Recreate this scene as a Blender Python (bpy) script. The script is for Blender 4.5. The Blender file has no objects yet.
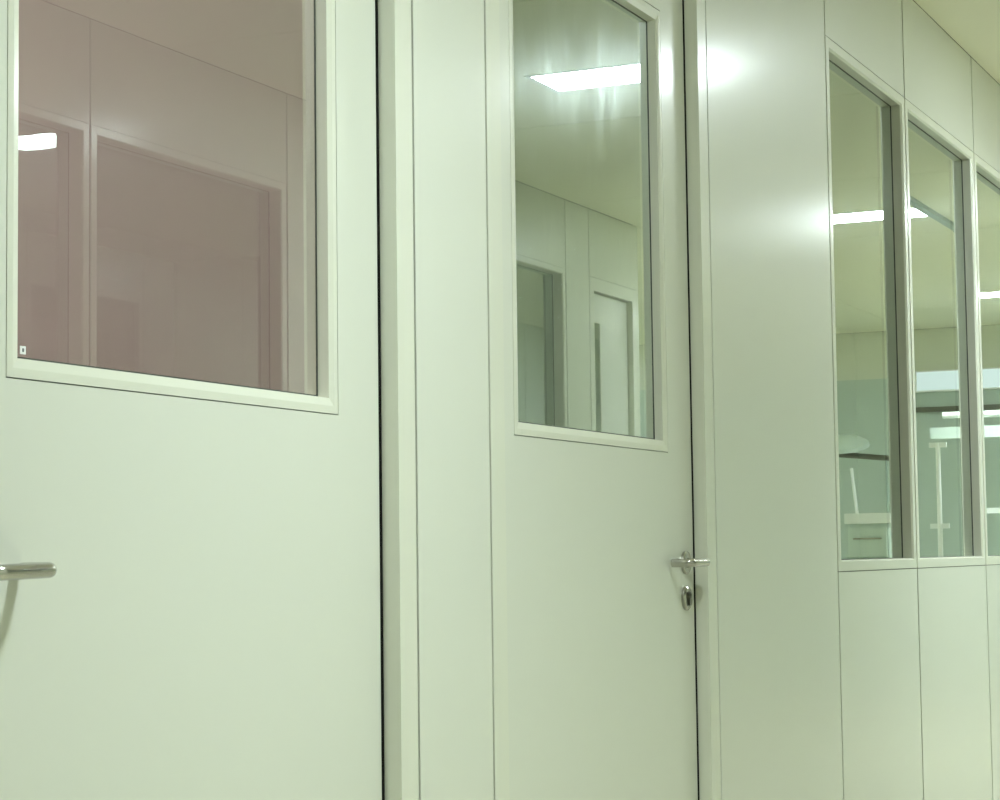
import bpy, bmesh, math, random
from mathutils import Vector, Matrix

random.seed(4)
scene = bpy.context.scene
COL = scene.collection

# ------------------------------------------------------------------ camera
YAW, PITCH, ROLL = math.radians(65.38889), math.radians(4.237), math.radians(-0.73578)
fwd = Vector((math.sin(YAW) * math.cos(PITCH), math.cos(YAW) * math.cos(PITCH), math.sin(PITCH)))
rgt = Vector((math.cos(YAW), -math.sin(YAW), 0.0))
upv = rgt.cross(fwd)
rr = math.cos(ROLL) * rgt + math.sin(ROLL) * upv
uu = -math.sin(ROLL) * rgt + math.cos(ROLL) * upv
cam = bpy.data.cameras.new('camera')
cam.sensor_width = 36.0
cam.lens = 2102.88 / 1000.0 * 36.0
cam.clip_start = 0.05
cam.clip_end = 100
cam_o = bpy.data.objects.new('camera', cam)
COL.objects.link(cam_o)
cam_o.matrix_world = Matrix(((rr.x, uu.x, -fwd.x, 0.0), (rr.y, uu.y, -fwd.y, -1.6),
                             (rr.z, uu.z, -fwd.z, 1.10), (0, 0, 0, 1)))
scene.camera = cam_o

# ------------------------------------------------------------------ world and exposure
world = bpy.data.worlds.new('world')
scene.world = world
world.use_nodes = True
world.node_tree.nodes['Background'].inputs[0].default_value = (0.02, 0.024, 0.02, 1)
world.node_tree.nodes['Background'].inputs[1].default_value = 1.0
vs = scene.view_settings
vs.view_transform = 'Standard'
vs.look = 'None'
vs.gamma = 1.0
vs.use_curve_mapping = False
vs.exposure = 0.0
scene.cycles.caustics_reflective = False
scene.cycles.caustics_refractive = False
scene.cycles.sample_clamp_indirect = 40.0
LAMP = 71.0                      # radiance of the corridor lamps
LAMP_COL = (0.88, 1.0, 1.03)
BEAM = 18.5                      # watts of each lamp's downward beam
BEAM_SPREAD = math.radians(112)

# ------------------------------------------------------------------ sizes (metres)
ZC = 2.926                       # ceiling height
CW = 2.44                        # corridor width
XE = 17.2                        # far end of the corridor
XS = -3.0                        # near end behind the camera
XK = 10.93                       # corner where the far side wall ends
HALL = -6.2                      # side wall of the hall beyond the corner
DOORD = 0.033                    # doors sit this deep in their frames
HEAD = 2.566
SILL = 1.043


# ------------------------------------------------------------------ materials
def new_mat(name):
    m = bpy.data.materials.new(name)
    m.use_nodes = True
    nt = m.node_tree
    for n in list(nt.nodes):
        nt.nodes.remove(n)
    out = nt.nodes.new('ShaderNodeOutputMaterial')
    return m, nt, out


def N(nt, kind, **kw):
    n = nt.nodes.new(kind)
    for k, v in kw.items():
        setattr(n, k, v)
    return n


def painted(name, col, rough=0.3, var=0.02, spec=0.5, bump=0.02, scale=6.0, coat=0.0, coat_rough=0.15):
    m, nt, out = new_mat(name)
    p = N(nt, 'ShaderNodeBsdfPrincipled')
    tc = N(nt, 'ShaderNodeTexCoord')
    no = N(nt, 'ShaderNodeTexNoise')
    no.inputs['Scale'].default_value = scale
    no.inputs['Detail'].default_value = 0
    ra = N(nt, 'ShaderNodeValToRGB')
    ra.color_ramp.elements[0].color = [max(0, c * (1 - var)) for c in col] + [1]
    ra.color_ramp.elements[1].color = [min(1, c * (1 + var)) for c in col] + [1]
    mr = N(nt, 'ShaderNodeMapRange')
    mr.inputs['To Min'].default_value = rough * 0.93
    mr.inputs['To Max'].default_value = rough * 1.07
    nt.links.new(tc.outputs['Object'], no.inputs['Vector'])
    nt.links.new(no.outputs['Fac'], ra.inputs['Fac'])
    nt.links.new(no.outputs['Fac'], mr.inputs['Value'])
    nt.links.new(ra.outputs['Color'], p.inputs['Base Color'])
    nt.links.new(mr.outputs['Result'], p.inputs['Roughness'])
    p.inputs['Specular IOR Level'].default_value = spec
    p.inputs['Coat Weight'].default_value = coat
    p.inputs['Coat Roughness'].default_value = coat_rough
    if bump:
        n2 = N(nt, 'ShaderNodeTexNoise')
        n2.inputs['Scale'].default_value = 260
        b = N(nt, 'ShaderNodeBump')
        b.inputs['Strength'].default_value = bump
        b.inputs['Distance'].default_value = 0.001
        nt.links.new(tc.outputs['Object'], n2.inputs['Vector'])
        nt.links.new(n2.outputs['Fac'], b.inputs['Height'])
        nt.links.new(b.outputs['Normal'], p.inputs['Normal'])
    nt.links.new(p.outputs[0], out.inputs[0])
    return m


def metal(name, col, rough):
    m, nt, out = new_mat(name)
    p = N(nt, 'ShaderNodeBsdfPrincipled')
    p.inputs['Base Color'].default_value = (*col, 1)
    p.inputs['Metallic'].default_value = 1.0
    tc = N(nt, 'ShaderNodeTexCoord')
    mp = N(nt, 'ShaderNodeMapping')
    mp.inputs['Scale'].default_value = (30, 900, 900)
    no = N(nt, 'ShaderNodeTexNoise')
    no.inputs['Scale'].default_value = 1.0
    mr = N(nt, 'ShaderNodeMapRange')
    mr.inputs['To Min'].default_value = rough * 0.8
    mr.inputs['To Max'].default_value = rough * 1.2
    nt.links.new(tc.outputs['Object'], mp.inputs['Vector'])
    nt.links.new(mp.outputs['Vector'], no.inputs['Vector'])
    nt.links.new(no.outputs['Fac'], mr.inputs['Value'])
    nt.links.new(mr.outputs['Result'], p.inputs['Roughness'])
    nt.links.new(p.outputs[0], out.inputs[0])
    return m


def emitter(name, col, strength):
    m, nt, out = new_mat(name)
    e = N(nt, 'ShaderNodeEmission')
    e.inputs['Color'].default_value = (*col, 1)
    e.inputs['Strength'].default_value = strength
    nt.links.new(e.outputs[0], out.inputs[0])
    return m


def glazing(name, tint, dust, surfaces=4.0, dust_rough=0.3):
    """Sealed glazing unit: the reflection of all its glass faces gathered on the face met first,
    with a film of wiped dust that scatters a little of the light."""
    m, nt, out = new_mat(name)
    L = nt.links.new
    fr = N(nt, 'ShaderNodeFresnel')
    fr.inputs['IOR'].default_value = 1.52
    a = N(nt, 'ShaderNodeMath', operation='MULTIPLY'); a.inputs[1].default_value = surfaces
    b = N(nt, 'ShaderNodeMath', operation='MULTIPLY_ADD')
    b.inputs[1].default_value = surfaces - 1.0; b.inputs[2].default_value = 1.0
    d = N(nt, 'ShaderNodeMath', operation='DIVIDE')
    L(fr.outputs[0], a.inputs[0]); L(fr.outputs[0], b.inputs[0])
    L(a.outputs[0], d.inputs[0]); L(b.outputs[0], d.inputs[1])
    tr = N(nt, 'ShaderNodeBsdfTransparent'); tr.inputs[0].default_value = (*tint, 1)
    gl = N(nt, 'ShaderNodeBsdfGlossy'); gl.inputs['Color'].default_value = (0.95, 1.0, 0.96, 1)
    gl.inputs['Roughness'].default_value = 0.0
    gr = N(nt, 'ShaderNodeBsdfGlossy'); gr.inputs['Color'].default_value = (0.9, 1.0, 0.97, 1)
    gr.inputs['Roughness'].default_value = dust_rough
    # wiped streaks run down the pane
    tc = N(nt, 'ShaderNodeTexCoord')
    mp = N(nt, 'ShaderNodeMapping'); mp.inputs['Scale'].default_value = (45, 45, 8)
    n1 = N(nt, 'ShaderNodeTexNoise'); n1.inputs['Scale'].default_value = 1.0; n1.inputs['Detail'].default_value = 6
    n1.inputs['Distortion'].default_value = 1.2
    n2 = N(nt, 'ShaderNodeTexNoise'); n2.inputs['Scale'].default_value = 5.0; n2.inputs['Detail'].default_value = 4
    n3 = N(nt, 'ShaderNodeTexNoise'); n3.inputs['Scale'].default_value = 90.0
    L(tc.outputs['Object'], mp.inputs['Vector']); L(mp.outputs['Vector'], n1.inputs['Vector'])
    L(tc.outputs['Object'], n2.inputs['Vector']); L(tc.outputs['Object'], n3.inputs['Vector'])
    mu = N(nt, 'ShaderNodeMath', operation='MULTIPLY'); L(n1.outputs['Fac'], mu.inputs[0]); L(n2.outputs['Fac'], mu.inputs[1])
    mu2 = N(nt, 'ShaderNodeMath', operation='MULTIPLY_ADD'); mu2.inputs[1].default_value = 0.12; L(n3.outputs['Fac'], mu2.inputs[0]); L(mu.outputs[0], mu2.inputs[2])
    mr = N(nt, 'ShaderNodeMapRange')
    mr.inputs['From Min'].default_value = 0.27; mr.inputs['From Max'].default_value = 0.40
    mr.inputs['To Min'].default_value = dust * 0.42; mr.inputs['To Max'].default_value = dust
    L(mu2.outputs[0], mr.inputs['Value'])
    mx = N(nt, 'ShaderNodeMixShader'); L(d.outputs[0], mx.inputs[0]); L(tr.outputs[0], mx.inputs[1]); L(gl.outputs[0], mx.inputs[2])
    mx2 = N(nt, 'ShaderNodeMixShader'); L(mr.outputs[0], mx2.inputs[0]); L(mx.outputs[0], mx2.inputs[1]); L(gr.outputs[0], mx2.inputs[2])
    geo = N(nt, 'ShaderNodeNewGeometry')
    t2 = N(nt, 'ShaderNodeBsdfTransparent')
    mx3 = N(nt, 'ShaderNodeMixShader'); L(geo.outputs['Backfacing'], mx3.inputs[0]); L(mx2.outputs[0], mx3.inputs[1]); L(t2.outputs[0], mx3.inputs[2])
    L(mx3.outputs[0], out.inputs[0])
    return m


M = {}
M['panel'] = painted('satin_painted_steel', (0.70, 0.715, 0.62), 0.46, 0.0, spec=0.9, bump=0, scale=0.7, coat=0.62, coat_rough=0.2)
M['far_panel'] = painted('far_side_painted_steel', (0.70, 0.72, 0.585), 0.46, 0.0, spec=0.9, bump=0, scale=0.7, coat=0.62, coat_rough=0.2)
M['door'] = painted('satin_painted_door', (0.70, 0.715, 0.62), 0.46, 0.0, spec=0.9, bump=0, scale=0.7, coat=0.62, coat_rough=0.2)
M['frame'] = painted('painted_aluminium', (0.71, 0.72, 0.605), 0.40, 0.0, spec=0.9, bump=0, scale=0.7, coat=0.5, coat_rough=0.18)
M['core'] = painted('joint_core', (0.10, 0.105, 0.07), 0.7, 0.03, bump=0)
M['ceiling'] = painted('painted_ceiling', (0.92, 0.90, 0.70), 0.5, 0.0, bump=0)
M['floor'] = painted('vinyl_floor', (0.60, 0.58, 0.44), 0.35, 0.03, bump=0)
M['black'] = painted('black_rubber', (0.006, 0.006, 0.004), 0.9, 0.1, spec=0.1, bump=0)
M['gasket'] = painted('dark_gasket', (0.05, 0.06, 0.045), 0.5, 0.1)
M['steel'] = metal('brushed_steel', (0.47, 0.46, 0.42), 0.24)
M['darksteel'] = metal('dark_steel', (0.18, 0.18, 0.16), 0.35)
M['taupe'] = painted('taupe_room_paint', (0.505, 0.425, 0.39), 0.6, 0.03)
M['dimroom'] = painted('grey_green_room_paint', (0.42, 0.48, 0.36), 0.6, 0.03)
M['teal'] = painted('teal_wall_panel', (0.50, 0.59, 0.53), 0.35, 0.02, bump=0)
M['white'] = painted('white_enamel', (0.90, 0.93, 0.90), 0.3, 0.0, bump=0)
M['pale'] = painted('pale_teal_enamel', (0.60, 0.70, 0.62), 0.4, 0.02, bump=0)
M['paper'] = painted('white_sticker', (0.80, 0.82, 0.80), 0.6, 0.01)
M['ink'] = painted('grey_ink', (0.12, 0.13, 0.13), 0.6, 0.05)
M['grey'] = painted('grey_equipment', (0.36, 0.45, 0.39), 0.4, 0.03)
M['glass1'] = glazing('door_glass_clean', (0.84, 0.84, 0.82), 0.03, 3.0)
M['glass2'] = glazing('door_glass_dusty', (0.80, 0.86, 0.80), 0.125, 6.0, 0.23)
M['glass3'] = glazing('window_glass', (0.78, 0.86, 0.80), 0.03, 5.0, 0.25)
M['lamp'] = emitter('lamp_diffuser', LAMP_COL, LAMP)
M['added_room_lamp'] = emitter('added_room_lamp_diffuser', (1.0, 0.97, 0.95), 42.0)
M['added_dim_lamp'] = emitter('added_dim_lamp_diffuser', (0.92, 1.0, 0.92), 40.0)
M['light_band'] = emitter('lit_header', (0.80, 1.0, 0.94), 1.15)

ORG = {}


# ------------------------------------------------------------------ helpers
def tag(o, label=None, cat=None, group=None, kind=None):
    if label: o['label'] = label
    if cat: o['category'] = cat
    if group: o['group'] = group
    if kind: o['kind'] = kind
    return o


def empty(name, loc, label=None, cat=None, group=None, kind=None):
    o = bpy.data.objects.new(name, None)
    o.empty_display_size = 0.1
    COL.objects.link(o)
    o.location = loc
    ORG[o] = Vector(loc)
    return tag(o, label, cat, group, kind)


def obj(name, bm, mat, parent=None, smooth=False, bevel=0.0, seg=1, recalc=True):
    if bevel:
        es = [e for e in bm.edges if len(e.link_faces) == 2 and e.calc_face_angle(0) > 0.5]
        bmesh.ops.bevel(bm, geom=es, offset=bevel, segments=seg, affect='EDGES', profile=0.5)
    if recalc:
        bmesh.ops.recalc_face_normals(bm, faces=bm.faces[:])
    xs = [v.co for v in bm.verts]
    lo = Vector((min(v.x for v in xs), min(v.y for v in xs), min(v.z for v in xs)))
    hi = Vector((max(v.x for v in xs), max(v.y for v in xs), max(v.z for v in xs)))
    c = (lo + hi) / 2
    bmesh.ops.translate(bm, verts=bm.verts[:], vec=-c)
    me = bpy.data.meshes.new(name)
    bm.to_mesh(me)
    bm.free()
    me.materials.append(M[mat])
    if smooth:
        for p in me.polygons:
            p.use_smooth = True
        me.set_sharp_from_angle(angle=0.6)
    o = bpy.data.objects.new(name, me)
    COL.objects.link(o)
    ORG[o] = c
    if parent is not None:
        o.parent = parent
        o.location = c - ORG[parent]
    else:
        o.location = c
    return o


# wall frames of reference: (s along the wall, d depth into the wall, z)
FRONT = lambda s, d, z: (s, d, z)
FAR = lambda s, d, z: (s, -CW - d, z)
END = lambda s, d, z: (XE + d, -s, z)
NEAR = lambda s, d, z: (XS - d, -s, z)
HALLSIDE = lambda s, d, z: (s, HALL - d, z)
RETURN = lambda s, d, z: (XK - d, -s, z)
PLAIN = FRONT


def box(bm, s0, s1, d0, d1, z0, z1, W=PLAIN):
    v = [bm.verts.new(W(s, d, z)) for s in (s0, s1) for d in (d0, d1) for z in (z0, z1)]
    for f in ((0, 1, 3, 2), (4, 6, 7, 5), (0, 4, 5, 1), (2, 3, 7, 6), (0, 2, 6, 4), (1, 5, 7, 3)):
        bm.faces.new([v[i] for i in f])
    return bm


def ring(bm, outer, prof, W=PLAIN, kz=1.0):
    """picture-frame sweep: prof is a closed list of (inset from the outer rectangle, depth)"""
    s0, s1, z0, z1 = outer
    corner = []
    for (i, d) in prof:
        corner.append([bm.verts.new(W(a, d, b)) for a, b in
                       ((s0 + i, z0 + i * kz), (s1 - i, z0 + i * kz), (s1 - i, z1 - i * kz), (s0 + i, z1 - i * kz))])
    n = len(prof)
    for k in range(n):
        A, B = corner[k], corner[(k + 1) % n]
        for q in range(4):
            bm.faces.new((A[q], A[(q + 1) % 4], B[(q + 1) % 4], B[q]))
    return bm


def hole_slab(bm, outer, inner, d0, d1, W=PLAIN):
    def rect(r, d):
        s0, s1, z0, z1 = r
        return [bm.verts.new(W(a, d, b)) for a, b in ((s0, z0), (s1, z0), (s1, z1), (s0, z1))]
    of, inf, ob, inb = rect(outer, d0), rect(inner, d0), rect(outer, d1), rect(inner, d1)
    for q in range(4):
        r = (q + 1) % 4
        bm.faces.new((of[q], of[r], inf[r], inf[q]))
        bm.faces.new((ob[q], ob[r], inb[r], inb[q]))
        bm.faces.new((of[q], of[r], ob[r], ob[q]))
        bm.faces.new((inf[q], inf[r], inb[r], inb[q]))
    return bm


def tube(bm, pts, r, seg=20, cap=True):
    pts = [Vector(p) for p in pts]
    rings = []
    ref = Vector((0, 0, 1))
    for i, p in enumerate(pts):
        a = pts[max(i - 1, 0)]
        b = pts[min(i + 1, len(pts) - 1)]
        t = (b - a).normalized()
        rf = ref if abs(t.dot(ref)) < 0.95 else Vector((1, 0, 0))
        u = rf.cross(t).normalized()
        w = t.cross(u)
        rad = r[i] if isinstance(r, (list, tuple)) else r
        rings.append([bm.verts.new(p + rad * (math.cos(k * 2 * math.pi / seg) * u + math.sin(k * 2 * math.pi / seg) * w)) for k in range(seg)])
    for A, B in zip(rings, rings[1:]):
        for k in range(seg):
            bm.faces.new((A[k], A[(k + 1) % seg], B[(k + 1) % seg], B[k]))
    if cap:
        bm.faces.new(rings[0])
        bm.faces.new(rings[-1])
    return bm


def lathe(bm, c, axis, prof, seg=32):
    """prof: (distance along axis, radius)"""
    c = Vector(c); axis = Vector(axis).normalized()
    rf = Vector((0, 0, 1)) if abs(axis.z) < 0.9 else Vector((1, 0, 0))
    u = rf.cross(axis).normalized(); w = axis.cross(u)
    rings = []
    for (t, r) in prof:
        rings.append([bm.verts.new(c + axis * t + max(r, 1e-5) * (math.cos(k * 2 * math.pi / seg) * u + math.sin(k * 2 * math.pi / seg) * w)) for k in range(seg)])
    for A, B in zip(rings, rings[1:]):
        for k in range(seg):
            bm.faces.new((A[k], A[(k + 1) % seg], B[(k + 1) % seg], B[k]))
    bm.faces.new(rings[0]); bm.faces.new(rings[-1])
    return bm


def B():
    return bmesh.new()


GAP = 0.0042          # half of a joint
PT = 0.0045           # panel sheet thickness


def panel(W, parent, s0, s1, z0, z1, mat='panel', name='panel', zj=(0, 0), gap=GAP):
    return obj(name, box(B(), s0 + gap, s1 - gap, 0.0, PT, z0 + zj[0], z1 - zj[1], W), mat, parent, bevel=0.0018, seg=2)


# ------------------------------------------------------------------ floor and ceiling
fl = obj('floor', box(B(), XS - 0.1, XE + 0.1, HALL - 0.1, 0.09, -0.12, 0.0), 'floor')
tag(fl, 'pale vinyl floor of the corridor', 'floor', kind='structure')
ce = obj('ceiling', box(B(), XS - 0.1, XE + 0.1, HALL - 0.1, 0.09, ZC + 0.012, ZC + 0.10), 'core')
tag(ce, 'flat pale yellow-green ceiling above the panel wall', 'ceiling', kind='structure')
LX = [(2.56, 2.84), (7.26, 7.54), (11.05, 11.35), (14.98, 15.28)]
LY = (-1.47, -0.94)
cj = [XS] + [0.55 + 1.9 * k for k in range(-1, 9)] + [XE]
for a, b in zip(cj, cj[1:]):
    rows = [(-CW + 0.002, 0.001)]
    if b > XK:
        rows += [(-4.4, -CW), (HALL, -4.4)]
    for (y0, y1) in rows:
        x0 = a
        if y1 < -1 and a < XK < b:
            x0 = XK
        hole = [l for l in LX if y1 > -1 and l[0] > a and l[1] < b]
        bm = B()
        if hole:
            l = hole[0]
            # slab lying in the ceiling: ring in x / y
            CEILW = lambda s, d, z: (s, z, ZC + d)
            hole_slab(bm, (x0 + 0.003, b - 0.003, y0 + 0.002, y1 - 0.002), (l[0] - 0.02, l[1] + 0.02, LY[0] - 0.02, LY[1] + 0.02), 0.0, 0.012, CEILW)
        else:
            box(bm, x0 + 0.003, b - 0.003, y0 + 0.002, y1 - 0.002, ZC, ZC + 0.012)
        obj('ceiling_panel', bm, 'ceiling', ce)

# ------------------------------------------------------------------ wall with the doors
D1 = (1.945, 3.088)
D2 = (3.512, 4.636)
JW = 0.064; JG = 0.003                       # jamb face width
WU = [(5.742, 6.675), (6.675, 7.730), (7.730, 8.785), (8.785, 9.840)]
DTOP = 2.495


def wall_core(name, W, s0, s1, openings, label, d0=0.005, d1=0.09, mat='core', z0=0.0):
    """structural core behind the sheets, left open at (s0, s1, z0, z1) openings"""
    bm = B()
    cur = s0
    for (a, b, za, zb) in sorted(openings):
        if a > cur: box(bm, cur, a, d0, d1, z0, ZC, W)
        if za > z0: box(bm, a, b, d0, d1, z0, za, W)
        if zb < ZC: box(bm, a, b, d0, d1, zb, ZC, W)
        cur = b
    if cur < s1: box(bm, cur, s1, d0, d1, z0, ZC, W)
    o = obj(name, bm, mat)
    return tag(o, label, 'wall', kind='structure')


def jamb_frame(W, parent, op, top=HEAD):
    """three sided door frame standing around opening op"""
    a, b = op
    obj('door_jamb', box(B(), a - JW + JG, a, 0.0, 0.085, 0.0, top - 0.002, W), 'frame', parent, bevel=0.003, seg=2)
    obj('door_jamb', box(B(), b, b + JW - JG, 0.0, 0.085, 0.0, top - 0.002, W), 'frame', parent, bevel=0.003, seg=2)
    obj('door_head', box(B(), a + 0.0005, b - 0.0005, 0.0, 0.085, DTOP, top - 0.002, W), 'frame', parent, bevel=0.003, seg=2)


FRAME_PROF = [(0, DOORD), (0.012, DOORD), (0.0245, DOORD + 0.0025), (0.028, DOORD + 0.022), (0.028, DOORD + 0.045), (0, DOORD + 0.045)]


def handle(W, parent, sr, z, direction, tilt=0.0):
    """lever on a round rose: neck, bar and a return that bends back to the door"""
    stand = 0.055
    d0 = DOORD
    bar = 0.110
    rb = 0.0115
    r = 0.0097
    pts = [(0, 0.004), (0, -(stand - rb))]
    for k in range(1, 9):
        t = k / 8 * math.pi / 2
        pts.append((rb - rb * math.cos(t), -(stand - rb) - rb * math.sin(t)))
    for k in range(0, 9):
        t = k / 8 * math.pi / 2
        pts.append((bar - rb + rb * math.sin(t), -stand + rb - rb * math.cos(t)))
    pts.append((bar, -0.010))
    path = []
    for (a, dd) in pts:
        path.append(W(sr + direction * a, d0 + dd, z + math.tan(tilt) * a))
    hd = empty('door_handle', W(sr, d0, z))
    hd.parent = parent
    hd.location = Vector(W(sr, d0, z)) - ORG[parent]
    ORG[hd] = Vector(W(sr, d0, z))
    o = obj('lever', tube(B(), path, r, 24), 'steel', hd, smooth=True)
    c = Vector(W(sr, d0, z)); ax = Vector(W(sr, d0 - 1, z)) - c
    obj('rose', lathe(B(), c, ax, [(0, 0.0265), (0.006, 0.0265), (0.008, 0.0245), (0.008, 0.012), (0.012, 0.0115)], 40), 'steel', hd, smooth=True)


def lock(W, parent, sr, z):
    c = Vector(W(sr, DOORD, z)); ax = Vector(W(sr, DOORD - 1, z)) - c
    lk = obj('lock_rose', lathe(B(), c, ax, [(0, 0.0275), (0.006, 0.0275), (0.009, 0.024), (0.009, 0.016), (0.006, 0.0145)], 40), 'steel', parent, smooth=True)
    c2 = Vector(W(sr, DOORD, z + 0.006))
    bm = lathe(B(), c2, ax, [(0, 0.0088), (0.013, 0.0088), (0.0135, 0.008)], 24)
    obj('lock_cylinder', bm, 'darksteel', lk, smooth=True)
    bm = box(B(), sr - 0.005, sr + 0.005, DOORD - 0.0128, DOORD, z - 0.017, z + 0.002, W)
    obj('lock_cylinder', bm, 'darksteel', lk, bevel=0.002)
    obj('key_slot', box(B(), sr - 0.001, sr + 0.001, DOORD - 0.0142, DOORD - 0.013, z + 0.001, z + 0.010, W), 'black', lk)


def door(name, W, op, win, label, glass, handle_side, leafmat='door', hz=1.08, tilt=0.0, sticker=False):
    a, b = op
    d = empty(name, W((a + b) / 2, DOORD, 0), label, 'door', kind='structure')
    jamb_frame(W, d, op)
    g = 0.0075
    leaf = (a + g, b - g, 0.008, DTOP - g)
    cut = (win[0] - 0.0018, win[1] + 0.0018, win[2] - 0.0018, win[3] + 0.0018)
    obj('door_leaf', hole_slab(B(), leaf, cut, DOORD, DOORD + 0.045, W), leafmat, d, bevel=0.0025, seg=2)
    # rubber seal in the gap round the leaf
    obj('door_seal', ring(B(), (a, b, 0.004, DTOP), [(0, DOORD - 0.0015), (g, DOORD - 0.0015), (g, DOORD + 0.03), (0, DOORD + 0.03)], W), 'black', d)
    fr = obj('window_frame', ring(B(), win, FRAME_PROF, W), 'frame', d, bevel=0.0008)
    gd = DOORD + 0.022
    gi = 0.028
    obj('gasket', ring(B(), (win[0] + gi, win[1] - gi, win[2] + gi, win[3] - gi), [(-0.0004, gd - 0.0015), (0.0016, gd - 0.0015), (0.0016, gd + 0.0005), (-0.0004, gd + 0.0005)], W), 'gasket', fr)
    pane = obj('pane', box(B(), win[0] + gi - 0.004, win[1] - gi + 0.004, gd, gd + 0.006, win[2] + gi - 0.004, win[3] - gi + 0.004, W), glass, d)
    if sticker:
        s0, z0 = win[0] + gi + 0.0265, win[2] + gi + 0.0055
        st = obj('sticker', box(B(), s0, s0 + 0.0115, gd - 0.0008, gd - 0.0001, z0, z0 + 0.0105, W), 'paper', pane)
        obj('sticker_print', box(B(), s0 + 0.004, s0 + 0.0075, gd - 0.0011, gd - 0.0008, z0 + 0.003, z0 + 0.0075, W), 'ink', pane)
    if handle_side > 0:
        handle(W, d, b - g - 0.059, hz, -1, tilt)
        lock(W, d, b - g - 0.059, hz - 0.081)
    else:
        handle(W, d, a + g + 0.059, hz, 1, tilt)
        lock(W, d, a + g + 0.059, hz - 0.081)
    return d


def window(name, W, unit, label, glass='glass3', sill=SILL, head=HEAD, js=0.044, gd=0.036):
    a, b = unit
    o = empty(name, W((a + b) / 2, 0, sill), label, 'window', kind='structure')
    out = (a + 0.0065, b - 0.0065, sill + 0.0015, head - 0.0015)
    inn = (a + js, b - js, sill + 0.033, head - 0.033)
    w = js - 0.0065
    # frame: flat face flush with the sheets, small chamfer, square reveal down to the glass
    obj('window_frame', ring(B(), out, [(0, 0), (w - 0.006, 0), (w, 0.006), (w, gd + 0.04), (0, gd + 0.04)], W, kz=0.0315 / w), 'frame', o, bevel=0.001)
    obj('gasket', ring(B(), inn, [(-0.0004, gd - 0.002), (0.002, gd - 0.002), (0.002, gd + 0.0005), (-0.0004, gd + 0.0005)], W), 'gasket', o)
    obj('pane', box(B(), inn[0], inn[1], gd, gd + 0.006, inn[2], inn[3], W), glass, o)
    return o


ops = [(D1[0] - JW, D1[1] + JW, 0, HEAD), (D2[0] - JW, D2[1] + JW, 0, HEAD)]
ops += [(a + 0.02, b - 0.02, SILL + 0.02, HEAD - 0.02) for a, b in WU]
wf = wall_core('wall_front', FRONT, XS, XE, ops, 'pale green modular panel wall with two doors and a row of windows')
for s0, s1 in ((XS, -1.55), (-1.55, -0.4), (-0.4, 0.745), (0.745, D1[0] - JW), (D1[1] + JW, D2[0] - JW), (D2[1] + JW, WU[0][0])):
    panel(FRONT, wf, s0, s1, 0.002, ZC - 0.0015)
for op in (D1, D2):
    panel(FRONT, wf, op[0] - JW, op[1] + JW, HEAD, ZC - 0.0015)
for a, b in WU:
    panel(FRONT, wf, a, b, HEAD, ZC - 0.0015, zj=(0.001, 0), gap=0.0065)
    panel(FRONT, wf, a, b, 0.002, SILL, zj=(0, 0.001), gap=0.0065)
xs = WU[-1][1]
while xs < XE - 0.1:
    x2 = min(xs + 1.055, XE)
    if XE - x2 < 0.4: x2 = XE
    panel(FRONT, wf, xs, x2, 0.002, ZC - 0.0015)
    xs = x2

door('door_1', FRONT, D1, (2.101, 2.942, 1.329, 2.341), 'pale green door with a lever at its free edge and a taupe-tinted window', 'glass1', -1, hz=1.0875, tilt=0.02, sticker=True)
door('door_2', FRONT, D2, (3.629, 4.472, 1.329, 2.341), 'pale green door with a dusty window that mirrors a bright ceiling lamp', 'glass2', 1, hz=1.079)
wl = ['tall window in the panel wall beside the full-height wall panel',
      'tall window second from the full-height wall panel, mirroring a white pole stand',
      'tall window third from the full-height wall panel', 'tall window fourth from the full-height wall panel']
for k, u in enumerate(WU):
    window('window_%d' % (k + 1), FRONT, u, wl[k])

# ------------------------------------------------------------------ opposite wall of the corridor
FU = [(4.46, 5.78), (5.78, 7.08)]
FU2 = (8.60, 9.89)
DF = (10.272, 10.838)
fops = [(DF[0] - JW, DF[1] + JW, 0, HEAD)] + [(a + 0.02, b - 0.02, SILL + 0.02, HEAD - 0.02) for a, b in FU + [FU2]]
wfar = wall_core('wall_back', FAR, XS, XK - 0.006, fops, 'pale green panel wall across the corridor')
for s0, s1 in ((XS, -1.6), (-1.6, -0.3), (-0.3, 1.0), (1.0, 2.3), (2.3, 3.4), (3.4, FU[0][0]), (FU[1][1], FU2[0]), (FU2[1], DF[0] - JW)):
    panel(FAR, wfar, s0, s1, 0.002, ZC - 0.0015, mat='far_panel')
for u in FU + [FU2]:
    panel(FAR, wfar, u[0], u[1], HEAD, ZC - 0.0015, mat='far_panel')
    panel(FAR, wfar, u[0], u[1], 0.002, SILL, mat='far_panel')
panel(FAR, wfar, DF[0] - JW, XK + GAP - 0.001, HEAD, ZC - 0.0015, mat='far_panel')
panel(FAR, wfar, DF[1] + JW - GAP, XK + GAP - 0.001, 0.002, HEAD, mat='far_panel', gap=0.004)
for k, u in enumerate(FU + [FU2]):
    window('window_%d' % (k + 5), FAR, u, ['wide window across the corridor with a blank panel at its side', 'wide window across the corridor between a window and a blank panel', 'window across the corridor near the narrow door'][k], gd=0.056)
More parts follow.
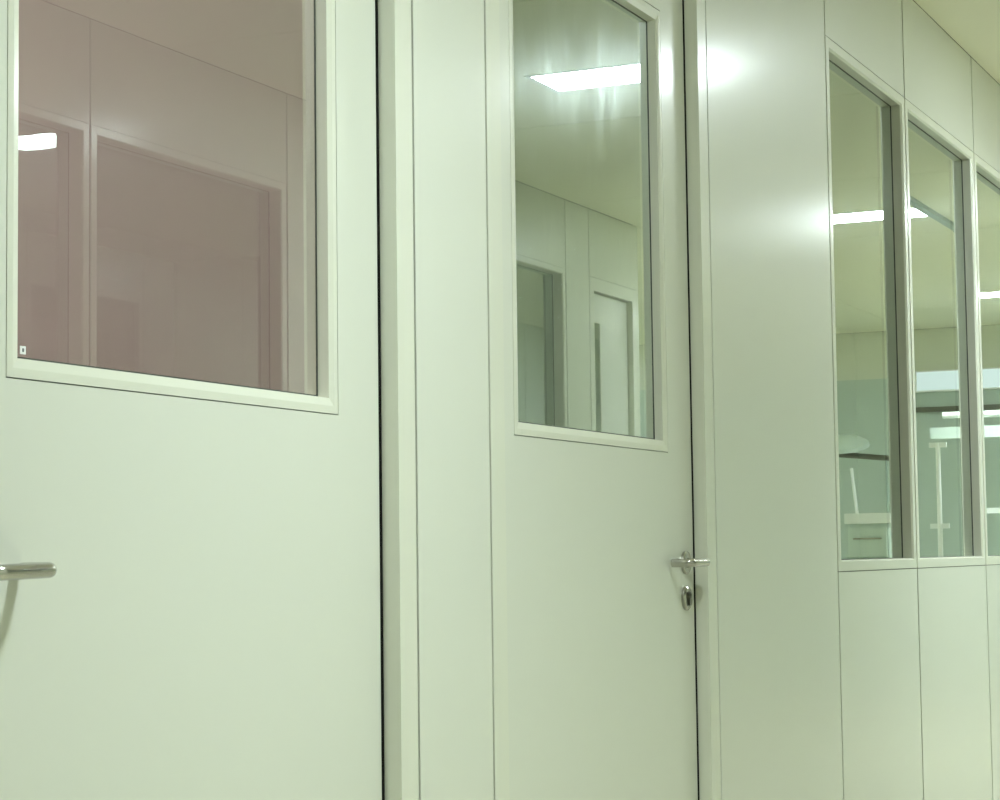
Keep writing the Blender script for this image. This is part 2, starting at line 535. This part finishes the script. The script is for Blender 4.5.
# narrow door across the corridor
dd = empty('door_3', FAR((DF[0] + DF[1]) / 2, 0, 0), 'narrow pale door with a slim upright vision panel across the corridor', 'door', kind='structure')
jamb_frame(FAR, dd, DF)
vp = (10.292, 10.440, 1.10, 2.345)
obj('door_leaf', hole_slab(B(), (DF[0] + 0.005, DF[1] - 0.005, 0.008, DTOP - 0.005), vp, DOORD, DOORD + 0.045, FAR), 'door', dd, bevel=0.003)
obj('vision_frame', ring(B(), vp, [(0, DOORD - 0.002), (0.012, DOORD), (0.012, DOORD + 0.012), (0, DOORD + 0.012)], FAR), 'frame', dd)
obj('pane', box(B(), vp[0] + 0.010, vp[1] - 0.010, DOORD + 0.003, DOORD + 0.009, vp[2] + 0.010, vp[3] - 0.010, FAR), 'glass3', dd)
handle(FAR, dd, DF[1] - 0.06, 1.08, -1)

# ------------------------------------------------------------------ ends of the corridor, hall beyond the corner
wn = wall_core('wall_near', NEAR, 0.0, CW, [], 'panel wall closing the corridor')
for s0, s1 in ((0.0, 1.22), (1.22, CW)):
    panel(NEAR, wn, s0, s1, 0.002, ZC - 0.0015, mat='far_panel')
wr = wall_core('wall_corner', RETURN, CW + 0.008, -HALL, [], 'panel wall turning the corner into the hall', d1=0.06)
for k in range(3):
    w = (-HALL - CW) / 3
    panel(RETURN, wr, CW + k * w, CW + (k + 1) * w, 0.002, ZC - 0.0015, mat='far_panel')
wh = wall_core('wall_hall', HALLSIDE, XK - 0.1, XE, [], 'panel wall along the hall')
for k in range(6):
    w = (XE - XK) / 6
    panel(HALLSIDE, wh, XK + k * w, XK + (k + 1) * w, 0.002, ZC - 0.0015, mat='far_panel')
we = wall_core('wall_end', END, 0.0, -HALL, [], 'panel wall at the far end with teal lower panels')
for k in range(6):
    w = -HALL / 6
    panel(END, we, k * w, (k + 1) * w, 2.53, ZC - 0.0015, mat='far_panel')
    panel(END, we, k * w, (k + 1) * w, 0.002, 2.53, mat='teal')

# ------------------------------------------------------------------ rooms behind the doors and windows
RD = 3.0


def plain_wall(name, x0, x1, y0, y1, mat, label, z0=0.0, z1=ZC):
    o = obj(name, box(B(), x0, x1, y0, y1, z0, z1), mat)
    return tag(o, label, 'wall', kind='structure')


def room(x0, x1, mat, word):
    plain_wall('wall_%s_rear' % word, x0, x1, RD, RD + 0.08, mat, 'rear wall of the room behind the %s' % word)
    f = obj('floor_%s' % word, box(B(), x0, x1, 0.091, RD, -0.12, 0.0), mat)
    tag(f, 'floor of the room behind the %s' % word, 'floor', kind='structure')
    c = obj('ceiling_%s' % word, box(B(), x0, x1, 0.091, RD, ZC, ZC + 0.1), mat)
    tag(c, 'ceiling of the room behind the %s' % word, 'ceiling', kind='structure')


room(0.0, 3.28, 'taupe', 'first_door')
room(3.36, 5.20, 'dimroom', 'second_door')
room(5.28, XE, 'dimroom', 'windows')
plain_wall('wall_taupe_side', -0.08, 0.0, 0.091, RD, 'taupe', 'taupe side wall of the room behind the first door')
plain_wall('wall_taupe_partition', 3.28, 3.32, 0.091, RD, 'taupe', 'taupe partition seen through the first door window')
plain_wall('wall_green_side', 3.32, 3.36, 0.091, RD, 'dimroom', 'grey-green side wall of the room behind the second door')
plain_wall('wall_green_partition', 5.20, 5.28, 0.091, RD, 'dimroom', 'grey-green partition between the two rooms')
plain_wall('wall_window_room_end', XE, XE + 0.08, 0.091, RD, 'dimroom', 'end wall of the room behind the windows')
# room across the corridor
y0, y1 = -CW - 0.17, -CW - 3.0
plain_wall('wall_across_rear', 3.0, XK - 0.1, y1 - 0.08, y1, 'dimroom', 'rear wall of the room across the corridor')
plain_wall('wall_across_side', 2.92, 3.0, y1, y0, 'dimroom', 'side wall of the room across the corridor')


# ------------------------------------------------------------------ ceiling lamps
def ceiling_lamp(x0, x1, y0, y1, label, group, mat='lamp', z=ZC):
    t = empty('ceiling_light', ((x0 + x1) / 2, (y0 + y1) / 2, z), label, 'ceiling light', group)
    TOP = lambda s, d, q: (s, q, z + d)
    obj('light_frame', ring(B(), (x0 - 0.018, x1 + 0.018, y0 - 0.018, y1 + 0.018), [(0, -0.003), (0.018, -0.003), (0.018, 0.011), (0, 0.011)], TOP), 'white', t)
    obj('diffuser', box(B(), x0, x1, y0, y1, z + 0.001, z + 0.008), mat, t)
    if mat == 'lamp':
        ld = bpy.data.lights.new('lamp_beam', 'AREA')
        ld.shape = 'RECTANGLE'; ld.size = x1 - x0; ld.size_y = y1 - y0
        ld.energy = BEAM; ld.color = LAMP_COL; ld.spread = BEAM_SPREAD
        lo = bpy.data.objects.new('lamp_beam', ld)
        COL.objects.link(lo)
        lo.parent = t
        lo.location = (0, 0, -0.002)
    return t


LAMP_LABELS = ['rectangular lamp panel in the corridor ceiling above the two doors',
               'rectangular lamp panel in the corridor ceiling, mirrored in the dusty door window',
               'rectangular lamp panel in the corridor ceiling, mirrored across the first two tall windows',
               'rectangular lamp panel in the corridor ceiling, mirrored in the third tall window']
for (a, b), lb in zip(LX, LAMP_LABELS):
    ceiling_lamp(a, b, LY[0], LY[1], lb, 'corridor ceiling lamps')
for (a, b, lb) in ((12.3, 12.6, 'added lamp panel, out of sight in the hall ceiling by the corner'), (15.6, 15.9, 'added lamp panel, out of sight in the hall ceiling by the teal end wall')):
    ceiling_lamp(a, b, -5.95, -5.4, lb, 'added hall lamps', z=ZC - 0.012)  # both added to brighten the hall, set clear of the mirrored views
ceiling_lamp(1.4, 2.0, 1.1, 1.7, 'added square lamp panel brightening the taupe room', 'added room lamps', 'added_room_lamp', z=ZC - 0.012)  # unseen lamp, added so the taupe walls show through the door glass
ceiling_lamp(3.50, 3.85, 2.3, 2.7, 'added square lamp panel brightening the grey-green room', 'added room lamps', 'added_dim_lamp', z=ZC - 0.012)  # unseen lamp, added to lift the brightness behind the dusty pane

# ------------------------------------------------------------------ slots and rails on the ceiling
t = empty('ceiling_track', (11.18, -0.88, ZC), 'dark slim track on the corridor ceiling beside a lamp panel', 'ceiling track')
obj('rail', box(B(), 10.5, 11.86, -0.905, -0.865, ZC - 0.022, ZC), 'grey', t, bevel=0.002)
for x in (10.5, 11.86):
    obj('end_cap', box(B(), x - 0.012, x + 0.012, -0.91, -0.86, ZC - 0.025, ZC), 'grey', t)

# ------------------------------------------------------------------ lit header on the end wall
t = empty('lit_header', (XE - 0.03, -1.7, 2.41), 'glowing pale blue header strip on the teal end wall', 'light panel')
obj('casing', box(B(), XE - 0.055, XE - 0.001, -2.42, -0.6, 2.40, 2.575), 'white', t, bevel=0.004)
obj('diffuser', box(B(), XE - 0.058, XE - 0.0555, -2.40, -0.62, 2.412, 2.563), 'light_band', t)


def castors(parent, pts, r=0.04):
    for (x, y) in pts:
        w = obj('castor', lathe(B(), (x - 0.012, y, r), (1, 0, 0), [(0, r * 0.9), (0.004, r), (0.020, r), (0.024, r * 0.9)], 20), 'grey', parent, smooth=True)
        obj('castor_fork', box(B(), x - 0.016, x + 0.016, y - 0.008, y + 0.008, r * 1.9, r * 2.4), 'steel', w)


t = obj('wall_rail', box(B(), XE - 0.05, XE - 0.02, -2.42, -0.6, 2.235, 2.275), 'darksteel', bevel=0.004)
tag(t, 'dark horizontal rail on the teal end wall below the glowing strip', 'rail')
for y in (-2.3, -0.7):
    obj('rail_bracket', box(B(), XE - 0.022, XE, y - 0.02, y + 0.02, 2.24, 2.27), 'darksteel', t)

# pole stand with cross bars on a five-legged base
px, py = 15.0, -1.752
t = empty('pole_stand', (px, py, 0), 'slim white pole stand with two short cross bars on a wheeled base', 'stand')
obj('pole', tube(B(), [(px, py, 0.12), (px, py, 1.2), (px, py, 1.865)], [0.019, 0.018, 0.017], 16), 'white', t, smooth=True)
for z, w in ((1.852, 0.062), (1.272, 0.068)):
    obj('cross_bar', box(B(), px - 0.012, px + 0.012, py - w, py + w, z - 0.018, z + 0.018), 'white', t, bevel=0.004)
foot = []
for k in range(5):
    a = k * 2 * math.pi / 5 + 0.3
    q = (px + 0.27 * math.cos(a), py + 0.27 * math.sin(a))
    foot.append(q)
    obj('base_leg', tube(B(), [(px, py, 0.13), (px + 0.14 * math.cos(a), py + 0.14 * math.sin(a), 0.125), (q[0], q[1], 0.10)], [0.016, 0.014, 0.012], 10), 'white', t, smooth=True)
castors(t, foot)

# lamp on a stand: round head, arm, post, strut
lx, ly = 16.2, -2.43
t = empty('examination_lamp', (lx, ly, 0), 'round-headed examination lamp on a wheeled post', 'lamp')
obj('post', tube(B(), [(lx, ly, 0.12), (lx, ly, 1.84)], 0.013, 14), 'grey', t, smooth=True)
obj('arm', tube(B(), [(lx, ly + 0.03, 1.82), (lx, -2.90, 1.872)], 0.022, 14), 'darksteel', t, smooth=True)
hd = obj('lamp_head', lathe(B(), (lx - 0.02, -2.78, 1.95), (-0.30, 0.03, 0.95), [(-0.035, 0.19), (-0.03, 0.215), (0.0, 0.21), (0.03, 0.16), (0.05, 0.06)], 40), 'pale', t, smooth=True)
obj('strut', tube(B(), [(lx - 0.05, -2.70, 1.75), (lx - 0.05, -2.645, 1.22)], 0.013, 12), 'white', t, smooth=True)
obj('strut_bracket', tube(B(), [(lx, ly, 1.20), (lx - 0.05, -2.65, 1.225)], 0.012, 12), 'grey', t, smooth=True)
foot = []
for k in range(4):
    a = k * math.pi / 2 + 0.5
    q = (lx + 0.25 * math.cos(a), ly + 0.25 * math.sin(a))
    foot.append(q)
    obj('base_leg', tube(B(), [(lx, ly, 0.13), (q[0], q[1], 0.10)], [0.018, 0.013], 10), 'grey', t, smooth=True)
castors(t, foot)

# trolley with drawers
cx, cy = 15.3, -2.29
t = empty('trolley', (cx, cy, 0), 'pale wheeled trolley with drawers and a raised tray top', 'trolley')
obj('body', box(B(), cx - 0.25, cx + 0.25, cy - 0.15, cy + 0.15, 0.12, 1.30), 'pale', t, bevel=0.008)
obj('top_tray', hole_slab(B(), (cx - 0.27, cx + 0.27, cy - 0.17, cy + 0.17), (cx - 0.25, cx + 0.25, cy - 0.15, cy + 0.15), 1.30, 1.375, lambda s_, d_, z_: (s_, z_, d_)), 'white', t, bevel=0.004)
for k in range(5):
    z = 0.16 + k * 0.225
    dr = obj('drawer', box(B(), cx - 0.268, cx - 0.25, cy - 0.14, cy + 0.14, z, z + 0.21), 'pale', t, bevel=0.004)
    obj('drawer_handle', tube(B(), [(cx - 0.268, cy - 0.1, z + 0.13), (cx - 0.29, cy - 0.1, z + 0.13), (cx - 0.29, cy + 0.1, z + 0.13), (cx - 0.268, cy + 0.1, z + 0.13)], 0.006, 8), 'steel', dr, smooth=True)
castors(t, [(cx - 0.2, cy - 0.11), (cx + 0.2, cy - 0.11), (cx - 0.2, cy + 0.11), (cx + 0.2, cy + 0.11)], 0.048)

# pendant arm hanging from the ceiling
qx, qy = 15.6, -1.15
t = empty('ceiling_pendant', (qx, qy, ZC), 'white ceiling pendant with a long horizontal arm', 'pendant')
obj('flange', lathe(B(), (qx, qy, ZC), (0, 0, -1), [(0, 0.14), (0.03, 0.14), (0.05, 0.08)], 28), 'white', t, smooth=True)
obj('column', tube(B(), [(qx, qy, ZC - 0.04), (qx, qy, 1.97)], 0.045, 20), 'white', t, smooth=True)
obj('arm', box(B(), qx - 0.05, qx + 0.05, -1.93, qy + 0.08, 1.925, 2.01), 'pale', t, bevel=0.012, seg=2)
obj('upper_rail', tube(B(), [(qx - 0.02, -1.84, 2.10), (qx - 0.02, -1.15, 2.095)], 0.024, 14), 'white', t, smooth=True)
obj('lower_arm', box(B(), qx - 0.035, qx + 0.035, -1.60, -1.10, 1.365, 1.405), 'white', t, bevel=0.008)
obj('drop_tube', tube(B(), [(qx, -1.2, 1.95), (qx, -1.2, 1.38)], 0.022, 14), 'white', t, smooth=True)
